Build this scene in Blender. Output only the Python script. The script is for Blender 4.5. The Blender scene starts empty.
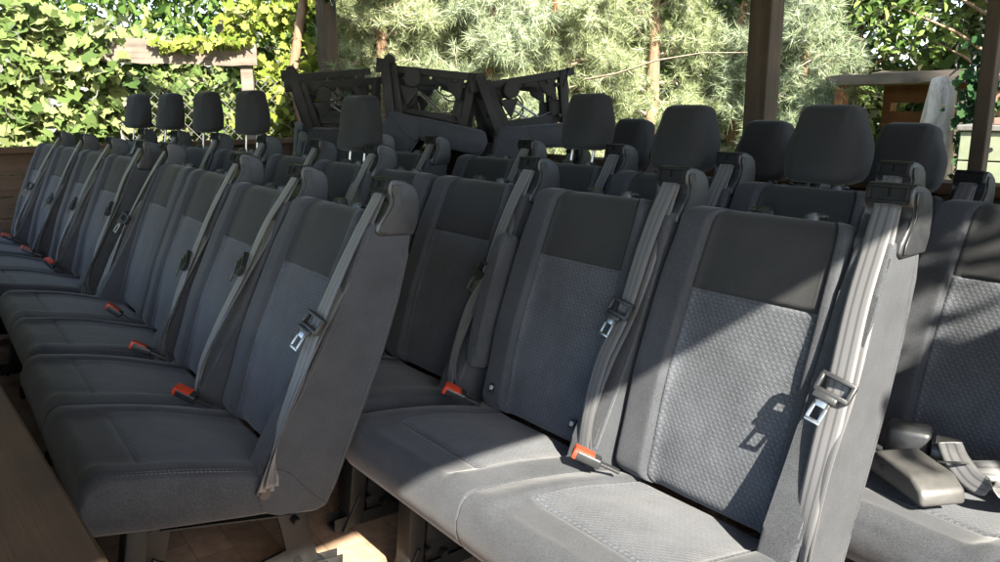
import bpy, bmesh, math, random
import numpy as np
from mathutils import Vector, Matrix, noise

random.seed(7)
rng = np.random.default_rng(11)
S = bpy.context.scene
COL = S.collection
PI = math.pi
R_ = math.radians


# ------------------------------------------------------------------ helpers
def link(o, parent=None):
    COL.objects.link(o)
    if parent is not None:
        o.parent = parent
    return o


def tag(o, label=None, cat=None, group=None, kind=None):
    if label: o['label'] = label
    if cat: o['category'] = cat
    if group: o['group'] = group
    if kind: o['kind'] = kind
    return o


def empty(name, loc, rz=0.0, rx=0.0, ry=0.0):
    o = bpy.data.objects.new(name, None)
    o.empty_display_size = .1
    o.location = loc
    o.rotation_euler = (rx, ry, rz)
    return link(o)


def obj(name, me, parent=None, loc=None, rot=None):
    o = bpy.data.objects.new(name, me)
    link(o, parent)
    if loc is not None: o.location = loc
    if rot is not None: o.rotation_euler = rot
    return o


def mesh(name, verts, faces, mats, uvs=None, smooth=True, mi=None):
    """verts list, faces list; uvs per-vertex (u, v) or None"""
    me = bpy.data.meshes.new(name)
    me.from_pydata([tuple(map(float, v)) for v in verts], [], [tuple(f) for f in faces])
    for m in (mats if isinstance(mats, (list, tuple)) else [mats]):
        me.materials.append(m)
    if uvs is not None:
        ul = me.uv_layers.new(name='UVMap')
        li = np.empty(len(me.loops), np.int32)
        me.loops.foreach_get('vertex_index', li)
        ul.data.foreach_set('uv', np.asarray(uvs, np.float32)[li].ravel())
    if mi is not None:
        me.polygons.foreach_set('material_index', np.asarray(mi, np.int32))
    if smooth:
        me.polygons.foreach_set('use_smooth', np.ones(len(me.polygons), bool))
    me.update()
    return me


def tri_mesh(name, V, nv, mat, smooth=False):
    """V: (n*nv, 3) array, every nv verts one polygon"""
    n = len(V) // nv
    me = bpy.data.meshes.new(name)
    me.vertices.add(n * nv)
    me.vertices.foreach_set('co', np.asarray(V, np.float32).ravel())
    me.loops.add(n * nv)
    me.loops.foreach_set('vertex_index', np.arange(n * nv, dtype=np.int32))
    me.polygons.add(n)
    me.polygons.foreach_set('loop_start', np.arange(0, n * nv, nv, dtype=np.int32))
    me.update(calc_edges=True)
    me.materials.append(mat)
    return me


class MB:
    """collects solids into one mesh"""
    def __init__(self):
        self.bm = bmesh.new()

    def box(self, c, s, rot=None, bevel=0.0, seg=2):
        m = Matrix.Translation(Vector(c))
        if rot is not None:
            m = m @ rot.to_4x4()
        m = m @ Matrix.Diagonal((s[0], s[1], s[2], 1))
        r = bmesh.ops.create_cube(self.bm, size=1.0, matrix=m)
        if bevel:
            es = list({e for v in r['verts'] for e in v.link_edges})
            bmesh.ops.bevel(self.bm, geom=es, offset=bevel, segments=seg, affect='EDGES', profile=.5)
        return self

    def bar(self, a, b, w, h, up=(0, 0, 1), bevel=0.0):
        a, b = Vector(a), Vector(b)
        y = (b - a)
        L = y.length
        y.normalize()
        x = y.cross(Vector(up))
        if x.length < 1e-4: x = y.cross(Vector((1, 0, 0)))
        x.normalize()
        z = x.cross(y)
        rot = Matrix((x, y, z)).transposed()
        return self.box((a + b) / 2, (w, L, h), rot, bevel)

    def tube(self, pts, r, n=8, cap=True):
        pts = [Vector(p) for p in pts]
        rs = r if isinstance(r, (list, tuple)) else [r] * len(pts)
        rings = []
        for i, p in enumerate(pts):
            t = (pts[min(i + 1, len(pts) - 1)] - pts[max(i - 1, 0)]).normalized()
            u = t.cross(Vector((0, 0, 1)))
            if u.length < 1e-3: u = t.cross(Vector((0, 1, 0)))
            u.normalize()
            w = u.cross(t)
            rings.append([self.bm.verts.new(p + (u * math.cos(2 * PI * k / n) + w * math.sin(2 * PI * k / n)) * rs[i]) for k in range(n)])
        for a, b in zip(rings, rings[1:]):
            for k in range(n):
                self.bm.faces.new((a[k], a[(k + 1) % n], b[(k + 1) % n], b[k]))
        if cap:
            self.bm.faces.new(rings[0][::-1])
            self.bm.faces.new(rings[-1])
        return self

    def cyl(self, a, b, r, n=16, bevel=0.0):
        a, b = Vector(a), Vector(b)
        d = (b - a)
        rot = d.to_track_quat('Z', 'Y').to_matrix().to_4x4()
        m = Matrix.Translation((a + b) / 2) @ rot
        res = bmesh.ops.create_cone(self.bm, cap_ends=True, segments=n, radius1=r, radius2=r, depth=d.length, matrix=m)
        if bevel:
            es = [e for e in {e for v in res['verts'] for e in v.link_edges} if any(len(f.verts) > 4 for f in e.link_faces)]
            bmesh.ops.bevel(self.bm, geom=es, offset=bevel, segments=2, affect='EDGES')
        return self

    def prism(self, poly, x0, x1, bevel=0.0, seg=2, axis='x'):
        """poly in (y, z), extruded along x"""
        f = (lambda p, q: (q, p[0], p[1])) if axis == 'x' else (lambda p, q: (p[0], q, p[1])) if axis == 'y' else (lambda p, q: (p[0], p[1], q))
        a = [self.bm.verts.new(f(p, x0)) for p in poly]
        b = [self.bm.verts.new(f(p, x1)) for p in poly]
        n = len(poly)
        fs = [self.bm.faces.new(a), self.bm.faces.new(b[::-1])]
        for k in range(n):
            fs.append(self.bm.faces.new((a[k], b[k], b[(k + 1) % n], a[(k + 1) % n])))
        if bevel:
            es = list({e for v in a + b for e in v.link_edges})
            bmesh.ops.bevel(self.bm, geom=es, offset=bevel, segments=seg, affect='EDGES', profile=.5, clamp_overlap=True)
        return self

    def me(self, name, mats, smooth=None):
        bmesh.ops.recalc_face_normals(self.bm, faces=self.bm.faces[:])
        me = bpy.data.meshes.new(name)
        self.bm.to_mesh(me)
        self.bm.free()
        for m in (mats if isinstance(mats, (list, tuple)) else [mats]):
            me.materials.append(m)
        if smooth:
            me.polygons.foreach_set('use_smooth', np.ones(len(me.polygons), bool))
            me.set_sharp_from_angle(angle=R_(smooth))
        return me


# ------------------------------------------------------------------ materials
def nmat(name):
    m = bpy.data.materials.new(name)
    m.use_nodes = True
    nt = m.node_tree
    b = nt.nodes['Principled BSDF']
    return m, nt, b


def N(nt, t, **kw):
    n = nt.nodes.new(t)
    for k, v in kw.items():
        if k.startswith('i_'):
            key = k[2:]
            n.inputs[int(key) if key.isdigit() else key].default_value = v
        else:
            setattr(n, k, v)
    return n


def ramp(nt, fac, stops):
    r = nt.nodes.new('ShaderNodeValToRGB')
    els = r.color_ramp.elements
    while len(els) < len(stops): els.new(.5)
    for e, (p, c) in zip(els, stops):
        e.position = p
        e.color = (*c, 1)
    nt.links.new(fac, r.inputs[0])
    return r.outputs[0]


def fabric(name, c0, c1, scale=900., bump=.25, pattern=False, sheen=.10):
    m, nt, b = nmat(name)
    L = nt.links.new
    tc = N(nt, 'ShaderNodeTexCoord')
    n1 = N(nt, 'ShaderNodeTexNoise', i_Scale=scale, i_Detail=2.0)
    L(tc.outputs['Object'], n1.inputs['Vector'])
    n2 = N(nt, 'ShaderNodeTexNoise', i_Scale=9.0, i_Detail=4.0, i_Roughness=.6)
    L(tc.outputs['Object'], n2.inputs['Vector'])
    mx = N(nt, 'ShaderNodeMath', operation='MULTIPLY_ADD', i_1=1.1, i_2=-.20)
    L(n1.outputs[0], mx.inputs[0])
    ad = N(nt, 'ShaderNodeMath', operation='MULTIPLY_ADD', i_1=.4)
    L(n2.outputs[0], ad.inputs[0]); L(mx.outputs[0], ad.inputs[2])
    fac = ad.outputs[0]
    height = n1.outputs[0]
    bd = .0006
    if pattern:
        uv = N(nt, 'ShaderNodeUVMap')
        sx = N(nt, 'ShaderNodeSeparateXYZ'); L(uv.outputs[0], sx.inputs[0])
        def mth(op, p, q=None, r=None):
            k = N(nt, 'ShaderNodeMath', operation=op)
            for i, w_ in enumerate((p, q, r)):
                if w_ is None: continue
                if isinstance(w_, (int, float)): k.inputs[i].default_value = w_
                else: L(w_, k.inputs[i])
            return k.outputs[0]
        Y = mth('DIVIDE', sx.outputs[1], .0088)
        row = mth('FLOOR', Y)
        X = mth('MULTIPLY_ADD', row, .5, mth('DIVIDE', sx.outputs[0], .0140))
        fx = mth('SUBTRACT', mth('FRACT', X), .5)
        fy = mth('SUBTRACT', mth('FRACT', Y), .5)
        # slanted lozenge in each cell of the offset grid
        d1 = mth('ABSOLUTE', mth('MULTIPLY_ADD', fy, .55, fx))
        d2 = mth('ABSOLUTE', fy)
        dd = mth('MAXIMUM', mth('MULTIPLY', d1, 1.15), d2)
        mr = N(nt, 'ShaderNodeMapRange', interpolation_type='SMOOTHSTEP', i_1=.10, i_2=.52, i_3=1.0, i_4=0.0)
        L(dd, mr.inputs[0])
        loz = mr.outputs[0]
        fac = mth('MULTIPLY_ADD', loz, .20, mth('MULTIPLY', fac, .80))
        height = mth('MULTIPLY_ADD', loz, .75, n1.outputs[0])
        bd = .0010
    # lint and worn, dusty patches
    n4 = N(nt, 'ShaderNodeTexNoise', i_Scale=150.0, i_Detail=1.0)
    L(tc.outputs['Object'], n4.inputs['Vector'])
    m4 = N(nt, 'ShaderNodeMapRange', i_1=.73, i_2=.80, i_3=0.0, i_4=.45)
    L(n4.outputs[0], m4.inputs[0])
    n5 = N(nt, 'ShaderNodeTexNoise', i_Scale=3.5, i_Detail=5.0, i_Roughness=.65)
    L(tc.outputs['Object'], n5.inputs['Vector'])
    m5 = N(nt, 'ShaderNodeMapRange', i_1=.35, i_2=.75, i_3=-.08, i_4=.16)
    L(n5.outputs[0], m5.inputs[0])
    s4 = N(nt, 'ShaderNodeMath', operation='ADD'); L(m4.outputs[0], s4.inputs[0]); L(m5.outputs[0], s4.inputs[1])
    s5 = N(nt, 'ShaderNodeMath', operation='ADD'); L(s4.outputs[0], s5.inputs[0]); L(fac, s5.inputs[1])
    c = ramp(nt, s5.outputs[0], [(.25, c0), (.8, c1)])
    L(c, b.inputs['Base Color'])
    b.inputs['Roughness'].default_value = .85
    b.inputs['Specular IOR Level'].default_value = .25
    b.inputs['Sheen Weight'].default_value = sheen
    b.inputs['Sheen Roughness'].default_value = .45
    bp = N(nt, 'ShaderNodeBump', i_Strength=bump, i_Distance=bd)
    L(height, bp.inputs['Height'])
    # slow undulation so that the foam does not look machined
    n3 = N(nt, 'ShaderNodeTexNoise', i_Scale=14.0, i_Detail=2.0)
    L(tc.outputs['Object'], n3.inputs['Vector'])
    b2 = N(nt, 'ShaderNodeBump', i_Strength=.35, i_Distance=.006)
    L(n3.outputs[0], b2.inputs['Height'])
    L(b2.outputs[0], bp.inputs['Normal'])
    L(bp.outputs[0], b.inputs['Normal'])
    return m


def plain(name, c, rough=.5, metal=0.0, var=.25, scale=30., bump=.1, spec=.5):
    m, nt, b = nmat(name)
    L = nt.links.new
    tc = N(nt, 'ShaderNodeTexCoord')
    n1 = N(nt, 'ShaderNodeTexNoise', i_Scale=scale, i_Detail=5.0, i_Roughness=.6)
    L(tc.outputs['Object'], n1.inputs['Vector'])
    c1 = tuple(x * (1 - var) for x in c)
    c2 = tuple(min(1, x * (1 + var)) for x in c)
    L(ramp(nt, n1.outputs[0], [(.3, c1), (.7, c2)]), b.inputs['Base Color'])
    rr = N(nt, 'ShaderNodeMapRange', i_1=.3, i_2=.7, i_3=rough * .85, i_4=min(1, rough * 1.15))
    L(n1.outputs[0], rr.inputs[0])
    L(rr.outputs[0], b.inputs['Roughness'])
    b.inputs['Metallic'].default_value = metal
    b.inputs['Specular IOR Level'].default_value = spec
    bp = N(nt, 'ShaderNodeBump', i_Strength=bump, i_Distance=.002)
    n2 = N(nt, 'ShaderNodeTexNoise', i_Scale=scale * 12, i_Detail=2.0)
    L(tc.outputs['Object'], n2.inputs['Vector'])
    L(n2.outputs[0], bp.inputs['Height'])
    L(bp.outputs[0], b.inputs['Normal'])
    return m


def wood(name, c0, c1, axis=0, rough=.8, scale=6., rings=22.):
    m, nt, b = nmat(name)
    L = nt.links.new
    tc = N(nt, 'ShaderNodeTexCoord')
    mp = N(nt, 'ShaderNodeMapping')
    sc = [rings, rings, rings]
    sc[axis] = 1.2
    mp.inputs['Scale'].default_value = sc
    L(tc.outputs['Object'], mp.inputs[0])
    n1 = N(nt, 'ShaderNodeTexNoise', i_Scale=1.0, i_Detail=6.0, i_Roughness=.65, i_Distortion=.6)
    L(mp.outputs[0], n1.inputs['Vector'])
    n2 = N(nt, 'ShaderNodeTexNoise', i_Scale=scale, i_Detail=4.0)
    L(tc.outputs['Object'], n2.inputs['Vector'])
    ad = N(nt, 'ShaderNodeMath', operation='MULTIPLY_ADD', i_1=.35)
    L(n2.outputs[0], ad.inputs[0])
    sb = N(nt, 'ShaderNodeMath', operation='MULTIPLY', i_1=.65)
    L(n1.outputs[0], sb.inputs[0]); L(sb.outputs[0], ad.inputs[2])
    L(ramp(nt, ad.outputs[0], [(.32, c0), (.66, c1)]), b.inputs['Base Color'])
    b.inputs['Roughness'].default_value = rough
    b.inputs['Specular IOR Level'].default_value = .3
    bp = N(nt, 'ShaderNodeBump', i_Strength=.6, i_Distance=.004)
    L(n1.outputs[0], bp.inputs['Height'])
    L(bp.outputs[0], b.inputs['Normal'])
    return m


def leafmat(name, c0, c1, c2, trans=.35, scale=1.2, gloss=.12, rough=.5):
    m, nt, b = nmat(name)
    L = nt.links.new
    nt.nodes.remove(b)
    out = nt.nodes['Material Output']
    geo = N(nt, 'ShaderNodeNewGeometry')
    tc = N(nt, 'ShaderNodeTexCoord')
    n1 = N(nt, 'ShaderNodeTexNoise', i_Scale=scale, i_Detail=3.0)
    L(tc.outputs['Object'], n1.inputs['Vector'])
    a = N(nt, 'ShaderNodeMath', operation='MULTIPLY_ADD', i_1=.5)
    L(geo.outputs['Random Per Island'], a.inputs[0])
    s = N(nt, 'ShaderNodeMath', operation='MULTIPLY', i_1=.55)
    L(n1.outputs[0], s.inputs[0]); L(s.outputs[0], a.inputs[2])
    c = ramp(nt, a.outputs[0], [(.2, c0), (.5, c1), (.82, c2)])
    d = N(nt, 'ShaderNodeBsdfDiffuse'); L(c, d.inputs[0])
    t = N(nt, 'ShaderNodeBsdfTranslucent'); L(c, t.inputs[0])
    mx = N(nt, 'ShaderNodeMixShader'); mx.inputs[0].default_value = trans
    L(d.outputs[0], mx.inputs[1]); L(t.outputs[0], mx.inputs[2])
    g = N(nt, 'ShaderNodeBsdfGlossy'); g.inputs['Roughness'].default_value = rough
    fr = N(nt, 'ShaderNodeFresnel'); fr.inputs[0].default_value = 1.0 + gloss
    m2 = N(nt, 'ShaderNodeMixShader')
    L(fr.outputs[0], m2.inputs[0]); L(mx.outputs[0], m2.inputs[1]); L(g.outputs[0], m2.inputs[2])
    L(m2.outputs[0], out.inputs[0])
    return m


M = {}
M['bolster'] = fabric('charcoal_fabric', (.0115, .0126, .0148), (.0365, .0393, .0445), 420., .55)
M['insert'] = fabric('patterned_fabric', (.0175, .0192, .0226), (.066, .071, .0800), 420., .6, True)
M['headcloth'] = fabric('black_fabric', (.0075, .008, .0085), (.019, .0195, .020), 520., .45, False, .08)
M['plastic'] = plain('black_plastic', (.013, .0135, .014), .42, 0, .2, 40, .25)
M['towerplastic'] = plain('grey_moulded_plastic', (.015, .016, .0175), .42, 0, .15, 50, .3, .5)
M['slotplastic'] = plain('satin_black_plastic', (.004, .004, .004), .6, 0, .2, 60, .1, .2)
M['metal'] = plain('bright_steel', (.34, .33, .31), .32, 1, .15, 60, .1)
M['blacksteel'] = plain('black_painted_steel', (.007, .007, .007), .58, 0, .3, 25, .2, .25)
M['greysteel'] = plain('grey_painted_steel', (.14, .135, .125), .45, .3, .2, 30, .2)
M['red'] = plain('red_plastic', (.30, .030, .012), .4, 0, .1, 60, .1)
M['white'] = plain('white_print', (.30, .30, .29), .5, 0, .05, 60, .05)
M['stitch'] = plain('grey_thread', (.05, .05, .053), .7, 0, .1, 90, .1)
M['greyplastic'] = plain('light_grey_plastic', (.038, .0375, .036), .45, 0, .12, 40, .15)


def belt_material():
    m, nt, b = nmat('belt_webbing')
    L = nt.links.new
    uv = N(nt, 'ShaderNodeUVMap')
    sx = N(nt, 'ShaderNodeSeparateXYZ'); L(uv.outputs[0], sx.inputs[0])
    c = ramp(nt, sx.outputs[0], [(0, (.03, .03, .031)), (.1, (.075, .075, .078)), (.26, (.075, .075, .078)), (.3, (.034, .034, .036)), (.36, (.034, .034, .036)), (.40, (.075, .075, .078)),
                                 (.60, (.075, .075, .078)), (.64, (.034, .034, .036)), (.7, (.034, .034, .036)), (.74, (.075, .075, .078)), (.9, (.075, .075, .078)), (1., (.03, .03, .031))])
    w = N(nt, 'ShaderNodeTexWave', wave_type='BANDS', bands_direction='Y', i_Scale=160.0, i_Distortion=.5)
    L(uv.outputs[0], w.inputs['Vector'])
    mx = N(nt, 'ShaderNodeMixRGB', blend_type='MULTIPLY'); mx.inputs[0].default_value = .3
    L(c, mx.inputs[1]); L(w.outputs[0], mx.inputs[2])
    L(mx.outputs[0], b.inputs['Base Color'])
    b.inputs['Roughness'].default_value = .5
    b.inputs['Sheen Weight'].default_value = .2
    bp = N(nt, 'ShaderNodeBump', i_Strength=.3, i_Distance=.0006)
    L(w.outputs[0], bp.inputs['Height']); L(bp.outputs[0], b.inputs['Normal'])
    return m


M['belt'] = belt_material()


# ------------------------------------------------------------------ van seat parts (local: x along the bench, y backwards, z up)
W = .533                                   # seat pitch
F0, F1 = np.array([.011, .385]), np.array([.218, 1.016])
DIR = (F1 - F0) / np.linalg.norm(F1 - F0)
NRM = np.array([-DIR[1], DIR[0]])         # towards the sitter
LEN = np.linalg.norm(F1 - F0)


def sstep(a, b, x):
    t = np.clip((x - a) / (b - a), 0, 1)
    return t * t * (3 - 2 * t)


def front_line(s):
    """front surface of the backrest, (y, z), s in metres from the cushion"""
    t = s / LEN
    bulge = .014 * math.sin(PI * min(max(t * 1.15, 0), 1)) - .016 * max(0, t - .85) * 2
    return F0 + DIR * s + NRM * bulge


def thick(s):
    return .135 - .030 * (s / LEN)


def split_mesh(base, verts, faces, uvs, keys, mats):
    """faces split by key into separate meshes, border points shared in place"""
    out = {}
    for k in mats:
        idx = [i for i, q in enumerate(keys) if q == k]
        if not idx: continue
        used = sorted({v for i in idx for v in faces[i]})
        mp = {v: j for j, v in enumerate(used)}
        out[k] = mesh(base + '_' + k, [verts[v] for v in used], [[mp[v] for v in faces[i]] for i in idx], mats[k], [uvs[v] for v in used])
    return out


def make_backrest(mirror=False):
    xl, xr = -.524, -.080
    pl, pr = -.430, -.114
    xs = [xl + .03]
    for g in (pl, pr):
        xs += [g - .02, g - .012, g - .007, g - .0035, g, g + .0035, g + .007, g + .012, g + .02]
    xs += list(np.linspace(pl + .04, pr - .04, 9)) + [xr - .014, xl + .016, (pr + xr - .01) / 2]
    xs = sorted({round(x, 5) for x in xs if xl + .014 < x < xr - .012})
    sh = LEN * .70
    ss = list(np.linspace(.03, LEN - .045, 30)) + [sh + d for d in (-.02, -.012, -.006, -.003, 0, .003, .006, .012, .02)]
    ss = sorted({round(s, 5) for s in ss})
    rows = [(s, 0.0) for s in ss]
    rb = .028
    rows = [(ss[0] - rb * math.sin(a), rb * (1 - math.cos(a))) for a in np.linspace(PI / 2, PI / 8, 4)] + rows
    rt = .040
    rows += [(ss[-1] + rt * math.sin(a), rt * (1 - math.cos(a))) for a in np.linspace(PI / 10, PI / 2, 6)]
    verts, uvs, rings = [], [], []
    for (s, ins) in rows:
        base = front_line(min(max(s, 0), LEN))
        base = base + DIR * (s - min(max(s, 0), LEN))
        T = thick(min(max(s, 0), LEN))
        t = s / LEN
        # waist: bolsters lean in towards the top
        loop = []
        cxm = (xl + xr) / 2
        tap = 1 - .05 * sstep(.55, 1.0, t)
        shr = (1 - ins / ((xr - xl) / 2)) * tap
        for x in xs:
            inside = sstep(pl - .012, pl + .02, x) * (1 - sstep(pr - .02, pr + .012, x))
            h = (.026 if x < -.3 else .018) * (1 - inside) * (1 - .35 * t) + .006 * math.sin(PI * (x - pl) / (pr - pl)) * inside
            for g in (pl, pr):
                h -= .010 * math.exp(-((x - g) / .0045) ** 2)
            if pl < x < pr:
                h -= .008 * math.exp(-((s - sh) / .0045) ** 2) * inside
            # soft folds
            h += .0045 * noise.noise((x * 9, s * 6, 3.3)) + .0016 * noise.noise((x * 34, s * 11, 8.1))
            loop.append((cxm + (x - cxm) * shr, h - ins, x, s))
        # rounded right edge, side, back, side, left edge
        r = .02
        he = loop[-1][1]
        for a in np.linspace(PI / 8, PI / 2, 4):
            loop.append((cxm + (xs[-1] + (xr - xs[-1]) * math.sin(a) - cxm) * shr, he - r * (1 - math.cos(a)), xs[-1] + .01, s))
        hb = -T + ins
        loop.append((cxm + (xr - cxm) * shr, hb + .03, xr + .05, s))
        loop.append((cxm + (xr - .01 - cxm) * shr, hb + .006, xr + .09, s))
        loop.append((cxm + (xr - .03 - cxm) * shr, hb, xr + .12, s))
        loop.append((cxm + (xl + .03 - cxm) * shr, hb, xl + .5, s))
        loop.append((cxm + (xl + .01 - cxm) * shr, hb + .006, xl + .53, s))
        loop.append((cxm + (xl - cxm) * shr, hb + .03, xl + .56, s))
        hf = loop[0][1]
        for a in np.linspace(PI / 2, PI / 8, 4):
            loop.append((cxm + (xs[0] + (xl - xs[0]) * math.sin(a) - cxm) * shr, hf - r * (1 - math.cos(a)), xs[0] - .01, s))
        ring = []
        for (x, h, u, v) in loop:
            p = base + NRM * h
            xx = -W - x if mirror else x
            ring.append(len(verts))
            verts.append((xx, p[0], p[1]))
            uvs.append((u, v))
        rings.append(ring)
    faces, keys = [], []
    n = len(rings[0])
    for i in range(len(rings) - 1):
        sm = (rows[i][0] + rows[i + 1][0]) / 2
        for k in range(n):
            f = [rings[i][k], rings[i][(k + 1) % n], rings[i + 1][(k + 1) % n], rings[i + 1][k]]
            if mirror: f = f[::-1]
            faces.append(f)
            if k < len(xs) - 1 and pl <= (xs[k] + xs[k + 1]) / 2 <= pr:
                keys.append('upper' if sm > sh else 'insert')
            else:
                keys.append('body')
    faces.append(rings[-1] if not mirror else rings[-1][::-1]); keys.append('body')
    faces.append(rings[0][::-1] if not mirror else rings[0]); keys.append('body')
    return split_mesh('backrest', verts, faces, uvs, keys, {'body': M['bolster'], 'upper': M['headcloth'], 'insert': M['insert']})


def zcush(y):
    return .382 + (-.0435 - y) * .200 + .010 * math.sin(PI * min(1, max(0, (.02 - y) / .42)))


def make_cushion(il=False, ir=False):
    # closed (y, z) outline, walked from the rear top over the front to the rear bottom
    top = [(y, None) for y in (.02, -.01, -.045, -.08, -.11, -.15, -.19, -.23, -.27, -.295, -.308, -.316, -.324, -.336, -.36, -.385, -.402)]
    zt = zcush
    prof = [(y, zt(y), 1.0) for y, _ in top]
    for a in np.linspace(PI / 2.2, .12, 6):
        prof.append((-.405 - .045 * math.cos(a), zt(-.405) - .045 + .045 * math.sin(a) + .003, .6 * math.sin(a)))
    prof += [(-.455, .41, 0), (-.456, .385, 0), (-.450, .36, 0), (-.440, .340, 0), (-.420, .330, 0), (-.30, .315, 0), (-.1, .295, 0), (.03, .285, 0), (.05, .30, 0), (.03, .365, .3)]
    pl, pr = -.455, -.085
    e0 = -W
    xs = [e0 + k for k in (.004, .0055, .01, .02, .035, .05)]
    for g in (pl, pr):
        xs += [g - .012, g - .006, g - .003, g, g + .003, g + .006, g + .012]
    xs += list(np.linspace(pl + .025, pr - .025, 9)) + [-.060, -.04, -.02, -.01, -.0055, -.004]
    cy, cz = -.2, .37
    verts, uvs, rings = [], [], []
    if il: xs += [-W + .0001, -W + .0015]
    if ir: xs += [-.0001, -.0015]
    xs = sorted({round(x, 5) for x in xs})
    for x in xs:
        e = min(x + W, -x)                     # distance to the seat's edge
        left = x + W < -x
        soft = il if left else ir
        r = .006 if soft else .032
        ins = 0 if e >= r else r - math.sqrt(max(0, r * r - (r - e) ** 2))
        ring = []
        acc = 0
        for i, (y, z, w) in enumerate(prof):
            if i: acc += math.hypot(y - prof[i - 1][0], z - prof[i - 1][1])
            inside = sstep(pl - .02, pl + .03, x) * (1 - sstep(pr - .03, pr + .02, x))
            h = w * (.016 * (1 - inside) - .002 + .006 * math.sin(PI * (x + W) / W))
            for g in (pl, pr):
                if y > -.326: h -= w * .007 * math.exp(-((x - g) / .004) ** 2)
            if pl < x < pr: h -= w * .007 * math.exp(-((y + .316) / .006) ** 2)
            h += w * .005 * noise.noise((x * 7, y * 7, 1.7))
            if soft: h -= w * .007 * math.exp(-(e / .03) ** 2)
            k = ins * (1 if w > .05 else .8)
            d = math.hypot(y - cy, z - cz)
            yy = y - (y - cy) / d * k * (.6 if abs(y - cy) > .1 else .0)
            zz = z - (1 if z > cz else -1) * k * (1 if w > .3 or z < .34 else .2) + h
            ring.append(len(verts))
            verts.append((x, yy, zz))
            uvs.append((x, acc))
        rings.append(ring)
    n = len(prof)
    faces, keys = [], []
    for i in range(len(xs) - 1):
        xm = (xs[i] + xs[i + 1]) / 2
        for k in range(n):
            faces.append([rings[i][k], rings[i + 1][k], rings[i + 1][(k + 1) % n], rings[i][(k + 1) % n]])
            ym = (prof[k][0] + prof[(k + 1) % n][0]) / 2
            keys.append('insert' if (k < 16 and pl < xm < pr and ym > -.316) else 'body')
    faces.append(rings[0]); keys.append('body')
    faces.append(rings[-1][::-1]); keys.append('body')
    return split_mesh('cushion', verts, faces, uvs, keys, {'body': M['bolster'], 'insert': M['insert']})


def make_side(mirror=False):
    """upholstered outer side of the backrest that carries the belt tower"""
    poly = [(-.085, .34), (-.082, .405), (-.055, .455), (.004, .565), (.063, .682), (.110, .79), (.150, .885), (.186, .972), (.205, .986), (.290, .986), (.306, .972), (.296, .90), (.272, .788),
            (.235, .663), (.190, .54), (.143, .417), (.112, .335), (.093, .286), (.06, .276), (-.03, .290), (-.075, .305)]
    b = MB()
    x0, x1 = (-.078, .0) if not mirror else (-W, -W + .078)
    b.prism(poly, x0, x1, .011, 3)
    return b.me('side_panel', M['bolster'], 40)


def make_piping(mirror=False):
    b = MB()
    x = -.001 if not mirror else -W + .001
    b.tube([(x, y, z) for y, z in ((-.052, .448), (.010, .565), (.069, .682), (.116, .79), (.156, .885), (.186, .955))], .0032, 6)
    b.tube([(x, y, z) for y, z in ((-.082, .425), (-.03, .405), (-.004, .390), (.03, .350), (.06, .318), (.088, .292))], .0026, 6)
    b.tube([(x, y, z) for y, z in ((.286, .955), (.262, .788), (.226, .663), (.134, .417), (.098, .320))], .0026, 6)
    return b.me('piping', M['bolster'], 60)


def make_tower(mirror=False):
    poly = [(.306, .953), (.318, .985), (.321, 1.030), (.314, 1.060), (.300, 1.075), (.272, 1.087), (.246, 1.091), (.236, 1.085), (.231, 1.070), (.232, 1.052), (.240, 1.042),
            (.240, 1.028), (.224, 1.006), (.205, .982), (.200, .962), (.212, .952)]
    b = MB()
    x0, x1 = (-.088, .008) if not mirror else (-W - .008, -W + .088)
    b.prism(poly, x0, x1, .0055, 3)
    return b.me('belt_tower', M['towerplastic'], 50)


def make_slot(mirror=False):
    """dark mouth of the belt tower"""
    b = MB()
    cx = -.040 if not mirror else -W + .040
    rot = Matrix.Rotation(R_(-14), 3, 'X')
    # rim ring proud of the front face, recessed slot inside it
    for (dx, dz, sx, sz) in ((0, .017, .082, .007), (0, -.013, .082, .006), (-.037, .002, .008, .024), (.037, .002, .008, .024)):
        b.box(Vector((cx, .2290, 1.069)) + rot @ Vector((dx, 0, dz)), (sx, .010, sz), rot, .002)
    b.box(Vector((cx, .2325, 1.069)), (.07, .006, .026), rot)
    b.box(Vector((cx, .2265, 1.074)), (.003, .006, .016), rot)
    return b.me('belt_slot', M['slotplastic'], 40)


def make_tower_plate(mirror=False):
    """lighter stepped cheek on the tower's outer side"""
    poly = [(.208, .960), (.213, .980), (.231, 1.004), (.247, 1.027), (.247, 1.043), (.240, 1.054), (.240, 1.076), (.262, 1.076), (.266, 1.030), (.254, 1.008), (.236, .984), (.232, .960)]
    b = MB()
    x0, x1 = (.0095, .0125) if not mirror else (-W - .0125, -W - .0095)
    b.prism(poly, x0, x1, .0014, 1)
    return b.me('tower_cheek', M['towerplastic'], 40)


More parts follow.
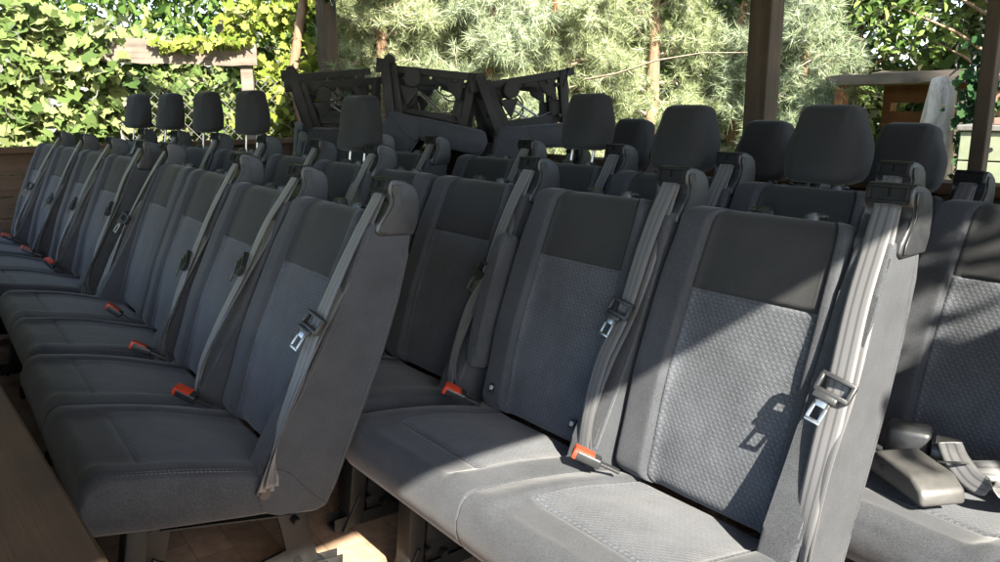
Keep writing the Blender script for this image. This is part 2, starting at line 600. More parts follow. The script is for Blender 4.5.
def make_headrest():
    # cross-sections in (x, y) up the pad; local origin at the bottom centre of the pad
    verts, rings, uvs = [], [], []
    H = .225
    for i, t in enumerate(np.linspace(0, 1, 26)):
        z = H * t
        e = min(z, H - z)
        r = .035
        ins = 0 if e > r else r - math.sqrt(max(0, r * r - (r - e) ** 2))
        hw = (.110 + .015 * math.sin(PI * min(1, t * 1.25)) - .022 * sstep(.4, 1, t)) - ins * .8
        hd = (.066 - .016 * t) - ins * .75
        ring = []
        m = 44
        for k in range(m):
            a = 2 * PI * k / m
            ca, sa = math.cos(a), math.sin(a)
            ex = 2 / 5.5
            x = hw * math.copysign(abs(ca) ** ex, ca)
            y = hd * math.copysign(abs(sa) ** ex, sa)
            # front facet: side wings slope back
            if y < 0: y += .024 * sstep(.066, .110, abs(x))
            # sewn seams where the front panel meets the wings
            g = math.exp(-((abs(x) - .076) / .005) ** 2) * (1 if y < 0 else 0)
            y += .005 * g
            y += .030 * t            # lean back
            ring.append(len(verts)); verts.append((x, y, z)); uvs.append((x, z))
        rings.append(ring)
    faces = []
    for a, b in zip(rings, rings[1:]):
        n = len(a)
        for k in range(n):
            faces.append((a[k], a[(k + 1) % n], b[(k + 1) % n], b[k]))
    faces.append(rings[0][::-1]); faces.append(rings[-1])
    return mesh('headrest', verts, faces, M['headcloth'], uvs)


def make_post():
    b = MB()
    b.cyl((0, 0, -.17), (0, .004, .02), .0065, 12)
    return b.me('headrest_post', M['metal'], 40)


def make_guide(tab=True):
    b = MB()
    b.cyl((0, 0, -.02), (0, 0, .005), .021, 18, .002)
    b.cyl((0, 0, .003), (0, 0, .010), .0135, 18, .002)
    if tab:
        b.box((.020, -.004, .004), (.024, .018, .008), None, .003)
    return b.me('headrest_guide', M['plastic'], 40)


def catmull(P, n):
    P = [np.array(p, float) for p in P]
    P = [2 * P[0] - P[1]] + P + [2 * P[-1] - P[-2]]
    out = []
    for i in range(1, len(P) - 2):
        for t in np.linspace(0, 1, n, endpoint=False):
            a, b, c, d = P[i - 1], P[i], P[i + 1], P[i + 2]
            out.append(.5 * ((2 * b) + (-a + c) * t + (2 * a - 5 * b + 4 * c - d) * t * t + (-a + 3 * b - 3 * c + d) * t ** 3))
    out.append(P[-2])
    return out


def ribbons(name, paths, width=.047):
    """paths: list of [(x, y, z, twist), ...] ; ribbon with a little thickness"""
    verts, faces, uvs = [], [], []
    for path in paths:
        pts = catmull(path, 8)
        rings = []
        acc = 0
        for i, q in enumerate(pts):
            p = Vector(q[:3]); tw = q[3]
            t = (Vector(pts[min(i + 1, len(pts) - 1)][:3]) - Vector(pts[max(0, i - 1)][:3])).normalized()
            x = Vector((1, 0, 0)); x = (x - t * x.dot(t)).normalized()
            y = t.cross(x)
            wv = x * math.cos(tw) + y * math.sin(tw)
            nv = t.cross(wv)
            if i: acc += (p - Vector(pts[i - 1][:3])).length
            ring = []
            m = 7
            for k in range(m):
                f = k / (m - 1)
                cup = .0006 * math.cos((f - .5) * 2 * PI)
                for sgn in (1,):
                    ring.append(len(verts)); verts.append(p + wv * (f - .5) * width + nv * (cup + .0008)); uvs.append((f, acc))
            for k in range(m - 1, -1, -1):
                f = k / (m - 1)
                cup = .0006 * math.cos((f - .5) * 2 * PI)
                ring.append(len(verts)); verts.append(p + wv * (f - .5) * width + nv * (cup - .0008)); uvs.append((f, acc))
            rings.append(ring)
        for a, b in zip(rings, rings[1:]):
            n = len(a)
            for k in range(n):
                faces.append((a[k], a[(k + 1) % n], b[(k + 1) % n], b[k]))
        faces.append(rings[0][::-1]); faces.append(rings[-1])
    return mesh(name, verts, faces, M['belt'], uvs)


def belt_paths(kind, v):
    """v: variant number. returns ribbon paths and the tongue's frame"""
    r = random.Random(100 + v)
    j = lambda s: r.uniform(-s, s)
    x0 = -.042
    a = np.array([x0, .232, 1.052])
    if kind == 'end':
        e = np.array([.012, -.068, .364])
    else:
        e = np.array([-.030, -.070, .420])
    tt = .47 + j(.05)
    off = lambda t, f: a + (e - a) * t + np.array([0, -f * DIR[1], f * DIR[0]])
    tw = j(.22)
    k = off(tt, .024 + j(.006)); k[0] = a[0] + (e[0] - a[0]) * tt - .006 + j(.008)
    p1 = [(*a, 0), (*off(.12, .012), 0), (*(off(tt * .55, .022) + np.array([j(.006), 0, 0])), tw * .4), (*k, tw),
          (*(off(.66, .024) + np.array([-.006 + j(.006), 0, 0])), tw * 1.2), (*(off(.85, .020) + np.array([-.006, 0, 0])), .5 + j(.4) if kind == 'end' else j(.4)), (*e, 1.25 if kind == 'end' else .2)]
    p2 = [(*(a + np.array([.004, .004, 0])), 0), (*(off(.16, .002) + np.array([.008, 0, 0])), .05), (*(off(tt * .6, .004) + np.array([.006 + j(.004), 0, 0])), -.1), (*(k + np.array([.006, .016, .0])), .2),
          (*(off(.68, .020) + np.array([.002, 0, 0])), .5 + j(.3)), (*(off(.86, .014)), .5), (*(e + np.array([.003, .012, .01])), 1.1 if kind == 'end' else .2)]
    return [p1, p2], k, tw


def make_tongue():
    """black latch head with loop, steel tongue with a window; local: belt runs along -z, faces -y"""
    b = MB()
    b.box((0, -.006, .026), (.066, .016, .009), None, .003)
    b.box((0, -.006, -.006), (.066, .016, .010), None, .003)
    b.box((-.030, -.006, .010), (.009, .015, .036), None, .003)
    b.box((.030, -.006, .010), (.009, .015, .036), None, .003)
    b.box((-.006, -.012, -.016), (.046, .013, .014), None, .004)
    return b.me('latch_head', M['plastic'], 40)


def make_tongue_plate():
    b = MB()
    for (x, z, sx, sz) in ((-.0115, -.042, .007, .046), (.0115, -.042, .007, .046), (0, -.064, .030, .008), (0, -.027, .030, .018)):
        b.box((x - .006, -.012, z), (sx, .003, sz), None, .0012)
    return b.me('tongue_plate', M['metal'], 40)


def make_buckle():
    b = MB()
    b.box((0, 0, .028), (.034, .024, .062), None, .005, 3)
    b.box((0, 0, -.02), (.018, .008, .06), None, .002)
    return b.me('buckle', M['plastic'], 40)


def make_button():
    b = MB()
    b.box((0, 0, .060), (.033, .023, .012), None, .003)
    b.box((0, .0125, .040), (.031, .004, .048), None, .0015)
    return b.me('release_button', M['red'], 40)


def make_leg(side=1):
    """stamped steel floor frame: front channel, sloping strut, floor rail, latch; (y, z) plate extruded in x"""
    b = MB()
    t = .022
    # floor rail with upturned lips
    b.box((0, -.13, .030), (.050, .56, .012), None, .002)
    b.box((-.024, -.13, .045), (.004, .56, .036), None)
    b.box((.024, -.13, .045), (.004, .56, .036), None)
    # front channel and rear strut
    b.bar((0, -.345, .03), (0, -.315, .320), .062, .050, (0, 1, 0), .006)
    b.bar((0, -.385, .02), (0, -.33, .12), .075, .012, (0, 1, 0), .003)
    # side plate with window: built from plate bars round the opening
    for a, c, w in (((0, .10, .03), (0, .035, .30), .075), ((0, -.29, .10), (0, -.12, .055), .05), ((0, -.10, .055), (0, .08, .10), .05), ((0, -.29, .285), (0, .05, .268), .045), ((0, -.29, .18), (0, -.27, .30), .07)):
        a, c = Vector(a), Vector(c)
        b.bar(a, c, t * .5, w, (0, a.z - c.z + .001, c.y - a.y), .002)
    # triangular gusset and bolts
    b.prism([(-.30, .04), (-.19, .055), (-.215, .13), (-.285, .19)], -.012, .012, .004)
    for (y, z) in ((-.30, .10), (-.285, .27), (-.25, .075), (.06, .2), (.07, .08), (-.05, .05)):
        b.cyl((-.036, y, z), (.036, y, z), .011, 10, .002)
    # floor latch
    b.cyl((-.028, .125, .035), (.028, .125, .035), .036, 18, .006)
    b.box((-.018, .16, .03), (.006, .07, .075), None, .002)
    b.box((.018, .16, .03), (.006, .07, .075), None, .002)
    b.cyl((-.008, .125, .0), (.008, .125, .0), .034, 18, .004)
    return b.me('leg_frame', M['blacksteel'], 35)


def make_rod():
    b = MB()
    b.tube([(0, .1, .06), (.0, .02, .10), (0, -.10, .20), (0, -.16, .25)], .006, 8)
    b.tube([(-.02, -.28, .24), (-.02, -.12, .27), (-.02, .02, .25)], .005, 8)
    return b.me('strut_rod', M['metal'], 40)


def make_crossbar(w):
    b = MB()
    b.tube([(-.1, -.30, .292), (-w + .1, -.30, .292)], .017, 12)
    b.tube([(-.1, .03, .262), (-w + .1, .03, .262)], .014, 12)
    b.box((-w / 2, -.14, .286), (w - .06, .30, .004), Matrix.Rotation(R_(-7), 3, 'X'))
    return b.me('crossbar', M['blacksteel'], 40)


def make_stitch():
    b = MB()
    for x in (-.020, -.014):
        for y in np.arange(-.385, -.10, .0095):
            e = -x
            ins = .032 - math.sqrt(max(0, .032 ** 2 - (.032 - e) ** 2))
            b.box((x, y, zcush(y) - ins + .0145), (.0014, .0062, .002), Matrix.Rotation(R_(-11), 3, 'X'))
    return b.me('stitching', M['stitch'])


def make_isofix():
    b = MB()
    b.box((0, 0, 0), (.020, .005, .026), None, .001)
    return b.me('isofix_tag', M['plastic'], 40)


def make_isodot():
    b = MB()
    b.cyl((0, -.0025, 0), (0, -.0050, 0), .0065, 16)
    return b.me('tag_disc', M['white'], 40)


def make_armrest():
    b = MB()
    p = [front_line(s) for s in np.linspace(.10, .50, 8)]
    f = [(q + NRM * .060) for q in p]
    k = [(q - NRM * .005) for q in p]
    b.prism([tuple(q) for q in f] + [tuple(q) for q in k[::-1]], -.02, .02, .016, 4)
    return b.me('armrest', M['bolster'], 60)


def make_anchor():
    b = MB()
    b.cyl((.0, -.068, .357), (.012, -.068, .357), .014, 14, .002)
    b.box((.006, -.068, .377), (.003, .030, .05), Matrix.Rotation(R_(-15), 3, 'X'), .001)
    return b.me('belt_anchor', M['plastic'], 40)


P = dict(back=make_backrest(), backm=make_backrest(True), cush=make_cushion(), cushr=make_cushion(il=True), cushl=make_cushion(ir=True), side=make_side(), sidem=make_side(True), pipe=make_piping(), pipem=make_piping(True),
         tower=make_tower(), towerm=make_tower(True), slot=make_slot(), slotm=make_slot(True), cheek=make_tower_plate(), cheekm=make_tower_plate(True),
         head=make_headrest(), post=make_post(), guide=make_guide(), latch=make_tongue(), plate=make_tongue_plate(), buckle=make_buckle(), button=make_button(),
         leg=make_leg(), rod=make_rod(), cross=make_crossbar(W * 2), stitch=make_stitch(), iso=make_isofix(), isodot=make_isodot(), arm=make_armrest(), anchor=make_anchor())
_belt_cache = {}


def get_belt(kind, v, mirror):
    key = (kind, v, mirror)
    if key not in _belt_cache:
        paths, k, tw = belt_paths(kind, v)
        if mirror:
            paths = [[(-W - x, y, z, -t) for (x, y, z, t) in p] for p in paths]
        _belt_cache[key] = (ribbons('seat_belt', paths), k, tw)
    return _belt_cache[key]


GROUP = 'charcoal van seat benches stored in the shelter'
_bv = [0]


def add_seat(root, x, tower='R', head=None, belt=True, buckle=True, end=False, bv=None, cu=''):
    """one place of a bench; x = its right edge"""
    mir = tower == 'L'
    sx = 'm' if mir else ''
    jr = random.Random(int(root.location.x * 977 + root.location.y * 331 + x * 53) & 0xffff)
    c = obj('cushion', P['cush' + cu]['body'], root, (x, 0, 0))
    obj('insert_panel', P['cush' + cu]['insert'], c)
    if end: obj('stitching', P['stitch'], c)
    b = obj('backrest', P['back' + sx]['body'], root, (x, 0, 0))
    obj('insert_panel', P['back' + sx]['insert'], b)
    obj('upper_panel', P['back' + sx]['upper'], b)
    cx = -.272 if not mir else -W + .272
    top = front_line(LEN) - NRM * .045
    for s in (-1, 1):
        obj('headrest_guide', P['guide'], b, (cx + s * .062, top[0], top[1] + .001), (R_(-17), 0, 0 if s > 0 else PI))
    if head is not None:
        h = obj('headrest', P['head'], root, (x + cx, top[0] + .012 + head * .25, top[1] + .012 + head), (R_(jr.uniform(-5, 4)), 0, R_(jr.uniform(-3, 3))))
        for s in (-1, 1):
            obj('headrest_post', P['post'], h, (s * .062, 0, 0), (R_(-8), 0, 0))
    if tower:
        sp = obj('side_panel', P['side' + sx], root, (x, 0, 0))
        obj('piping', P['pipe' + sx], sp)
        t = obj('belt_tower', P['tower' + sx], root, (x, 0, 0))
        obj('belt_slot', P['slot' + sx], t)
        obj('tower_cheek', P['cheek' + sx], t)
        if belt:
            if bv is None:
                _bv[0] += 1
                bv = _bv[0] % 7
            me, k, tw = get_belt('end' if end or mir else 'mid', bv, mir)
            bl = obj('seat_belt', me, root, (x, 0, 0))
            kx = k[0] if not mir else -W - k[0]
            r = random.Random(bv * 7 + 1)
            lt = obj('latch_head', P['latch'], bl, (kx - .004, k[1] - .004, k[2] + .006), (R_(-28), R_(r.uniform(8, 34)), R_(r.uniform(-30, 10))))
            lt['label'] = 'black latch head with steel tongue hanging on its belt'
            obj('tongue_plate', P['plate'], bl, lt.location, lt.rotation_euler)
    if end:
        obj('belt_anchor', P['anchor'], root, (x, 0, 0))
    if buckle:
        bk = obj('buckle', P['buckle'], root, (x - W + .045 if not mir else x - .035, -.085, .440), (R_(62 + jr.uniform(-12, 10)), R_(6 + jr.uniform(-10, 10)), R_(-42 + jr.uniform(-28, 30))))
        obj('release_button', P['button'], bk)


def bench(loc, rz, seats, label, flip=False, z=0.0, armrest=False, legs=True, tilt=0.0, iso=False, roll=0.0):
    """seats: list of dicts for add_seat, right to left"""
    root = empty('van_seat_bench', (loc[0], loc[1], z), rz, PI + tilt if flip else tilt, roll)
    tag(root, label, 'seat bench', GROUP)
    for i, s in enumerate(seats):
        add_seat(root, -W * i, cu='' if len(seats) == 1 else 'r' if i == 0 else 'l', **s)
    if legs:
        n = len(seats)
        lx = (-.14, -W * n + .14) if n > 1 else (-.1, -.36)
        for x in lx:
            lf = obj('leg_frame', P['leg'], root, (x, 0, 0))
            if flip: obj('strut_rod', P['rod'], lf)
        if n == 2: obj('crossbar', P['cross'], root)
    if flip:
        r = random.Random(int(abs(loc[0]) * 1000))
        for q in range(5):
            b = MB()
            x = -W * len(seats) * r.uniform(.05, .95)
            y, z1, rad = r.uniform(-.3, .1), r.uniform(.05, .2), r.uniform(.04, .09)
            b.tube([(x + .02 * math.sin(3 * t_), y + rad * math.cos(t_) * 1.1, z1 + rad * math.sin(t_)) for t_ in np.linspace(r.uniform(0, 2), r.uniform(5, 7.5), 16)], .0045, 6)
            obj('cable', b.me('cable', M['plastic'], 60), root)
        for x in (-.06, -W * len(seats) + .06):
            b = MB()
            b.bar((x, .10, .02), (x - .01, .02, .40), .05, .012, (1, 0, 0), .003)
            b.bar((x + .03, .14, .0), (x + .03, .07, .38), .05, .010, (1, 0, 0), .003)
            b.cyl((x - .05, -.02, .09), (x + .05, -.02, .09), .045, 16, .006)
            b.prism([(-.06, .14), (.05, .13), (.0, .24)], x - .012, x + .012, .004)
            obj('latch_bracket', b.me('latch_bracket', M['blacksteel'], 40), root)
    if armrest:
        obj('armrest', P['arm'], root, (-W * len(seats) - .024, 0, 0))
    if iso:
        q = front_line(.06) + NRM * .028
        for x in iso:
            t = obj('child_seat_tag', P['iso'], root, (x, q[0], q[1]), (R_(-30), 0, R_(-8)))
            obj('tag_disc', P['isodot'], t)
    return root


BY = .083
BO = .205


def Bp(u, v, z=0.0):
    return (.928 + u * math.cos(BY) - v * math.sin(BY), .682 + u * math.sin(BY) + v * math.cos(BY), z)


def Bo(u, v, z=0.0):
    return (.928 + u * math.cos(BO) - v * math.sin(BO), .682 + u * math.sin(BO) + v * math.cos(BO), z)


def D(**k): return dict(k)


# ---- front row
bench((0, 0), 0, [D(end=True, bv=1), D(bv=2)], 'front double van seat bench with its broad grey side panel facing the brick floor gap', tilt=-.073)
bench((-1.106, .035), 0, [D(bv=3, end=True), D(tower='L', buckle=False)], 'dark van seat bench directly beyond the front bench, second from the front rail corner', tilt=-.05)
bench((-2.33, .0), .07, [D(end=True), D()], 'shaded van seat bench of the front row, next to the one by the end wall', tilt=-.04)
bench((-3.46, -.075), .08, [D(end=True), D()], 'farthest shaded van seat bench of the front row, against the plank wall below the ivy', tilt=-.04)
# ---- second row
bench((.9543, .6844), .0305, [D(end=True, bv=5), D(bv=6)], 'sunlit van seat bench with orange glowing buckle, nearest to the camera', armrest=True, iso=(-W - .135, -W - .47), tilt=.01)
bench((-.165, .655), .03, [D(), D(tower='L')], 'half hidden van seat bench with a red buckle, behind the front bench side panel', tilt=-.02)
bench((-1.11, .63), .02, [D(head=.04), D()], 'van seat bench with a single headrest in front of the upturned steel legs')
bench((-2.21, .60), .14, [D(head=.075), D(head=.075)], 'far van seat bench whose two headrests stand before the chain link fence')
bench((-3.32, .46), .14, [D(head=.075), D(head=.075)], 'farthest van seat bench with two headrests before the ivy bank')
# ---- third row
bench((1.78, 1.27), 0, [D(belt=False, tower=None, buckle=False), D()], 'van seat bench dappled with leaf shade, grey plastic cover lying on its cushion')
bench((.645, 1.27), .02, [D(head=.0), D(head=.0)], 'van seat bench with two big headrests right behind the sunlit bench')
bench((-.47, 1.33), .03, [D(head=.045), D()], 'van seat bench with one raised headrest on bright steel posts')
bench((-1.60, 1.20), .03, [D(), D()], 'headless van seat bench close in front of the upturned leg frames')
# ---- fourth row
bench((.635, 1.60), .04, [D(head=.0), D(head=.0)], 'rear van seat bench whose right headrest stands before the pale green hive', tilt=-.16)
bench((-.66, 1.62), .04, [D(head=.0), D()], 'rear van seat bench with its headrest peeping past the raised one', tilt=-.16)
# ---- upturned benches, legs in the air
bench((-2.72, 1.34), -.35, [D(belt=False, buckle=False), D(belt=False, buckle=False)], 'upturned van seat bench with black leg frames in the air beside the left post', flip=True, z=1.38, roll=.10, tilt=.08)
bench((-2.16, 1.62), -.62, [D(belt=False, buckle=False), D(belt=False, buckle=False)], 'upturned van seat bench with the tallest leg frames against the pine', flip=True, z=1.47, roll=-.05, tilt=-.10)
bench((-1.88, 2.06), -.42, [D(belt=False, buckle=False)], 'upturned single van seat with leg frames sloping down beside the raised headrest', flip=True, z=1.40, roll=-.06, tilt=.16)

# ------------------------------------------------------------------ camera, sun, sky
cam = bpy.data.cameras.new('Camera')
co = bpy.data.objects.new('Camera', cam)
COL.objects.link(co)
cyaw, cpit, crol = R_(36.103), R_(12.699), .00405
fw = Vector((-math.cos(cyaw) * math.cos(cpit), math.sin(cyaw) * math.cos(cpit), -math.sin(cpit)))
co.location = (1.6933, -.5925, 1.2462)
co.rotation_euler = (fw.to_track_quat('-Z', 'Y') @ Matrix.Rotation(-1 * crol, 3, 'Z').to_quaternion()).to_euler()
cam.sensor_width = 36
cam.lens = 36 * 791.27 / 1000
cam.clip_start = .02
cam.clip_end = 500
S.camera = co

saz, sel = R_(-14), R_(37.0)
sdir = Vector((math.cos(saz) * math.cos(sel), math.sin(saz) * math.cos(sel), math.sin(sel)))
sl = bpy.data.lights.new('Sun', 'SUN')
sl.energy = 5.0
sl.angle = R_(.5)
sl.color = (1, .93, .80)
so = bpy.data.objects.new('Sun', sl)
COL.objects.link(so)
so.location = (6, -1, 6)
so.rotation_euler = sdir.to_track_quat('Z', 'Y').to_euler()

w = bpy.data.worlds.new('World')
S.world = w
w.use_nodes = True
nt = w.node_tree
bg = nt.nodes['Background']
sky = nt.nodes.new('ShaderNodeTexSky')
sky.sky_type = 'NISHITA'
sky.sun_disc = False
sky.sun_elevation = math.asin(sdir.z)
sky.sun_rotation = math.atan2(sdir.x, sdir.y)
nt.links.new(sky.outputs[0], bg.inputs[0])
bg.inputs[1].default_value = .10
S.view_settings.view_transform = 'Standard'
S.view_settings.look = 'None'
S.view_settings.exposure = 2.93
S.view_settings.gamma = 1
S.cycles.max_bounces = 8
S.cycles.diffuse_bounces = 5
S.cycles.use_denoising = True


# ================================================================== the shelter
M['darkwood'] = wood('dark_stained_wood', (.020, .014, .009), (.065, .045, .028), 2)
M['darkwood_x'] = wood('dark_stained_boards', (.022, .014, .009), (.075, .045, .026), 0)
M['rail'] = wood('worn_rail_wood', (.028, .014, .006), (.066, .036, .014), 0)
M['greywood'] = wood('weathered_grey_wood', (.04, .032, .025), (.15, .122, .096), 0, .85)
M['redwood'] = wood('red_brown_wood', (.07, .028, .012), (.20, .09, .035), 0)
M['bark'] = wood('pine_bark', (.07, .045, .03), (.24, .15, .09), 2, .9, 14, 30)
M['orangebark'] = wood('orange_pine_bark', (.08, .032, .013), (.19, .085, .035), 2, .9, 14, 30)
M['palebark'] = wood('pale_flaking_bark', (.10, .085, .07), (.55, .50, .42), 2, .9, 10, 16)
M['twig'] = wood('dry_twig', (.16, .12, .085), (.38, .32, .24), 2, .9, 20, 40)
M['roof'] = wood('roof_boards', (.05, .035, .022), (.12, .085, .05), 1)


def paving_mat():
    m, nt, b = nmat('clay_pavers')
    L = nt.links.new
    tc = N(nt, 'ShaderNodeTexCoord')
    br = N(nt, 'ShaderNodeTexBrick', offset=.5)
    br.inputs['Scale'].default_value = 1
    br.inputs['Brick Width'].default_value = .21
    br.inputs['Row Height'].default_value = .105
    br.inputs['Mortar Size'].default_value = .003
    br.inputs['Color1'].default_value = (.23, .15, .095, 1)
    br.inputs['Color2'].default_value = (.29, .19, .125, 1)
    br.inputs['Mortar'].default_value = (.20, .13, .08, 1)
    L(tc.outputs['Object'], br.inputs['Vector'])
    n = N(nt, 'ShaderNodeTexNoise', i_Scale=26., i_Detail=6.)
    L(tc.outputs['Object'], n.inputs['Vector'])
    mx = N(nt, 'ShaderNodeMixRGB', blend_type='OVERLAY'); mx.inputs[0].default_value = .5
    L(br.outputs[0], mx.inputs[1]); L(n.outputs[0], mx.inputs[2])
    L(mx.outputs[0], b.inputs['Base Color'])
    b.inputs['Roughness'].default_value = .85
    bp = N(nt, 'ShaderNodeBump', i_Strength=.5, i_Distance=.004)
    L(br.outputs['Fac'], bp.inputs['Height']); bp.invert = True
    L(bp.outputs[0], b.inputs['Normal'])
    return m


def soil_mat():
    m, nt, b = nmat('forest_soil')
    L = nt.links.new
    tc = N(nt, 'ShaderNodeTexCoord')
    n = N(nt, 'ShaderNodeTexNoise', i_Scale=1.7, i_Detail=9., i_Roughness=.7)
    L(tc.outputs['Object'], n.inputs['Vector'])
    L(ramp(nt, n.outputs[0], [(.3, (.05, .06, .02)), (.5, (.09, .10, .035)), (.7, (.16, .12, .07))]), b.inputs['Base Color'])
    b.inputs['Roughness'].default_value = .95
    bp = N(nt, 'ShaderNodeBump', i_Strength=.8, i_Distance=.05)
    L(n.outputs[0], bp.inputs['Height']); L(bp.outputs[0], b.inputs['Normal'])
    return m


g = obj('ground', mesh('ground', [(-150, -150, -.03), (150, -150, -.03), (150, 150, -.03), (-150, 150, -.03)], [(0, 1, 2, 3)], soil_mat(), smooth=False))
g['kind'] = 'structure'
pts = [Bp(-5.9, -1.8), Bp(2.6, -1.8), Bp(2.6, 2.15), Bp(-5.9, 2.15)]
b = MB()
b.prism([(p[0], p[1]) for p in pts], -.12, 0, axis='z')
pv = obj('floor', b.me('floor', paving_mat()))
pv['kind'] = 'structure'

BV = 1.95


def wallboards(b, u0, u1, v, z0, z1, n, gap=.006, th=.024):
    h = (z1 - z0) / n
    for i in range(n):
        a, c = Vector(Bp(u0, v, z0 + h * (i + .5))), Vector(Bp(u1, v, z0 + h * (i + .5)))
        b.bar(a, c, th, h - gap, bevel=.003)


def rotz(a): return Matrix.Rotation(a, 3, 'Z')


# back wall: boards, capping rail
t = empty('board_wall', Bp(-2, BV), BY)
tag(t, 'low dark board wall closing the back of the shelter, with a brown capping rail', 'wall')
inv = Matrix.Translation(t.location) @ Matrix.Rotation(BY, 4, 'Z')


def local(me, root):
    """mesh built in world space, handed to a child of root"""
    mw = Matrix.Translation(root.location) @ root.rotation_euler.to_matrix().to_4x4()
    me.transform(mw.inverted())
    return me


b = MB(); wallboards(b, -5.7, 1.3, BV, 0.02, .90, 6)
obj('boards', local(b.me('boards', M['darkwood_x']), t), t)
b = MB(); b.bar(Bp(-5.7, BV - .01, .925), Bp(1.3, BV - .01, .925), .14, .045, bevel=.006)
obj('capping_rail', local(b.me('capping_rail', M['rail']), t), t)
# far end wall
t = empty('board_wall', Bp(-5.78, .2), BY + PI / 2)
tag(t, 'dark board wall at the far end of the front row, under the ivy bank', 'wall')
b = MB()
for i in range(6):
    b.bar(Bp(-5.78, -1.7, .09 + .15 * i), Bp(-5.78, 1.9, .09 + .15 * i), .024, .144, bevel=.003)
obj('boards', local(b.me('boards', M['darkwood_x']), t), t)
b = MB(); b.bar(Bp(-5.78, -1.7, .935), Bp(-5.78, 1.86, .935), .12, .045, bevel=.006)
obj('capping_rail', local(b.me('capping_rail', M['rail']), t), t)
# front wall, beneath the camera
t = empty('board_wall', (-1.4, -.688, 0), .06)
tag(t, 'worn brown rail and boards running along the cushions of the front row', 'wall')
b = MB()
for i in range(4):
    b.box((0, 0, .085 + .155 * i), (5.2, .024, .148), None, .003)
obj('boards', b.me('boards', M['darkwood_x']), t)
b = MB(); b.box((0, .00, .635), (5.2, .22, .04), None, .006)
obj('capping_rail', b.me('capping_rail', M['rail']), t)
# right end wall
t = empty('board_wall', (2.05, 1.6, 0), PI / 2)
tag(t, 'tall board wall at the right end of the shelter, shading the rear benches', 'wall')
b = MB()
for i in range(10):
    y0 = .62 if i < 7 else .93
    b.box((2.05, (y0 + 2.55) / 2, .087 + .1575 * i), (.024, 2.55 - y0, .153), None, .003)
obj('boards', local(b.me('boards', M['darkwood_x']), t), t)


def post(p, w, z1, label, d=None):
    t = empty('wooden_post', (p[0], p[1], 0), BY)
    tag(t, label, 'post', 'posts carrying the shelter roof')
    b = MB(); b.box((0, 0, z1 / 2), (w, d or w, z1), None, .006)
    obj('shaft', b.me('shaft', M['darkwood']), t)
    return t


tL = post(Bp(-5.44, 2.06), .125, 2.13, 'slim dark wooden post on the far left, in front of the ivy and pine')
tR = post(Bp(-1.415, 2.08), .112, 2.13, 'broad dark wooden post against the pine, between two big headrests')
post(Bp(-.465, 2.08), .055, 2.13, 'narrow dark post at the right edge before the pale green hive')
b = MB(); b.box((.18, -.05, 2.105), (.44, .05, .06), None, .008)
obj('bracket', b.me('bracket', M['darkwood']), tL)

# roof: boards and joists
t = empty('shelter_roof', (-1.0, .8, 2.3))
tag(t, 'dark board roof over the benches, its eave shading all but the nearest seats', 'roof')
b = MB()
b.prism([(2.902, -2.0), (2.434, 2.95), (-4.25, 2.40), (-4.25, 1.93), (-3.5, 1.55), (-3.45, -2.4)], 2.35, 2.39, axis='z')
obj('roof_boards', local(b.me('roof_boards', M['roof']), t), t)
b = MB()
b.bar(Bp(-5.95, 2.07, 2.215), Bp(1.2, 2.07, 2.215), .10, .16, bevel=.006)
obj('beam', local(b.me('beam', M['darkwood_x']), t), t)
for x in np.arange(-3.3, 2.2, .9):
    b = MB(); b.box((x, .1, 2.30), (.07, 4.0, .098), None, .004)
    obj('joist', local(b.me('joist', M['roof']), t), t)

BEFORE = set(bpy.data.objects)
# ================================================================== foliage
def unit(a): return a / np.linalg.norm(a, axis=-1, keepdims=True)


def leaves(name, pts, size, mat, up=.6, shape='leaf', nrm=None, jit=.8):
    """one polygon per leaf, folded a little, at pts"""
    n = len(pts)
    nr = rng.normal(0, jit, (n, 3)); nr[:, 2] += up
    if nrm is not None: nr += nrm
    nr = unit(nr)
    a = unit(np.cross(nr, rng.normal(0, 1, (n, 3))))
    c = np.cross(nr, a)
    if shape == 'ivy':
        P2 = np.array([(0, -.45), (.28, -.62), (.55, -.22), (.36, -.02), (.48, .32), (.18, .26), (0, .62), (-.18, .26), (-.48, .32), (-.36, -.02), (-.55, -.22), (-.28, -.62)])
    elif shape == 'leaf':
        P2 = np.array([(0, -.6), (.22, -.25), (.26, .1), (.12, .42), (0, .62), (-.12, .42), (-.26, .1), (-.22, -.25)])
    else:
        P2 = np.array([(0, -.5), (.32, -.1), (.2, .4), (-.2, .4), (-.32, -.1)])
    s = size * rng.uniform(.6, 1.3, (n, 1, 1))
    fold = (np.abs(P2[:, 0]) * .45 - P2[:, 1] ** 2 * .3)
    V = pts[:, None, :] + s * (a[:, None, :] * P2[None, :, 0:1] + c[:, None, :] * P2[None, :, 1:2] + nr[:, None, :] * fold[None, :, None])
    return tri_mesh(name, V.reshape(-1, 3), len(P2), mat)


def needles(name, cen, axis, mat, per=44, length=.105, wid=.0058, spread=1.0):
    n = len(cen)
    k = n * per
    ax = np.repeat(axis, per, 0); ce = np.repeat(cen, per, 0)
    d = unit(ax * rng.uniform(.15, 1.1, (k, 1)) + unit(rng.normal(0, 1, (k, 3))) * spread)
    base = ce - ax * rng.uniform(0, .05, (k, 1))
    L = length * rng.uniform(.6, 1.2, (k, 1))
    sd = unit(np.cross(d, rng.normal(0, 1, (k, 3)))) * wid * .5
    droop = np.array([0, 0, -.08]) * L
    V = np.stack([base - sd, base + sd, base + d * L + droop], 1)
    return tri_mesh(name, V.reshape(-1, 3), 3, mat)


def limb_mesh(name, lines, mat, n=6):
    b = MB()
    for pts, r in lines:
        b.tube(pts, r, n)
    return b.me(name, mat, 60)


def inner(p, q, f): return tuple(p[i] + (q[i] - p[i]) * f for i in range(3))


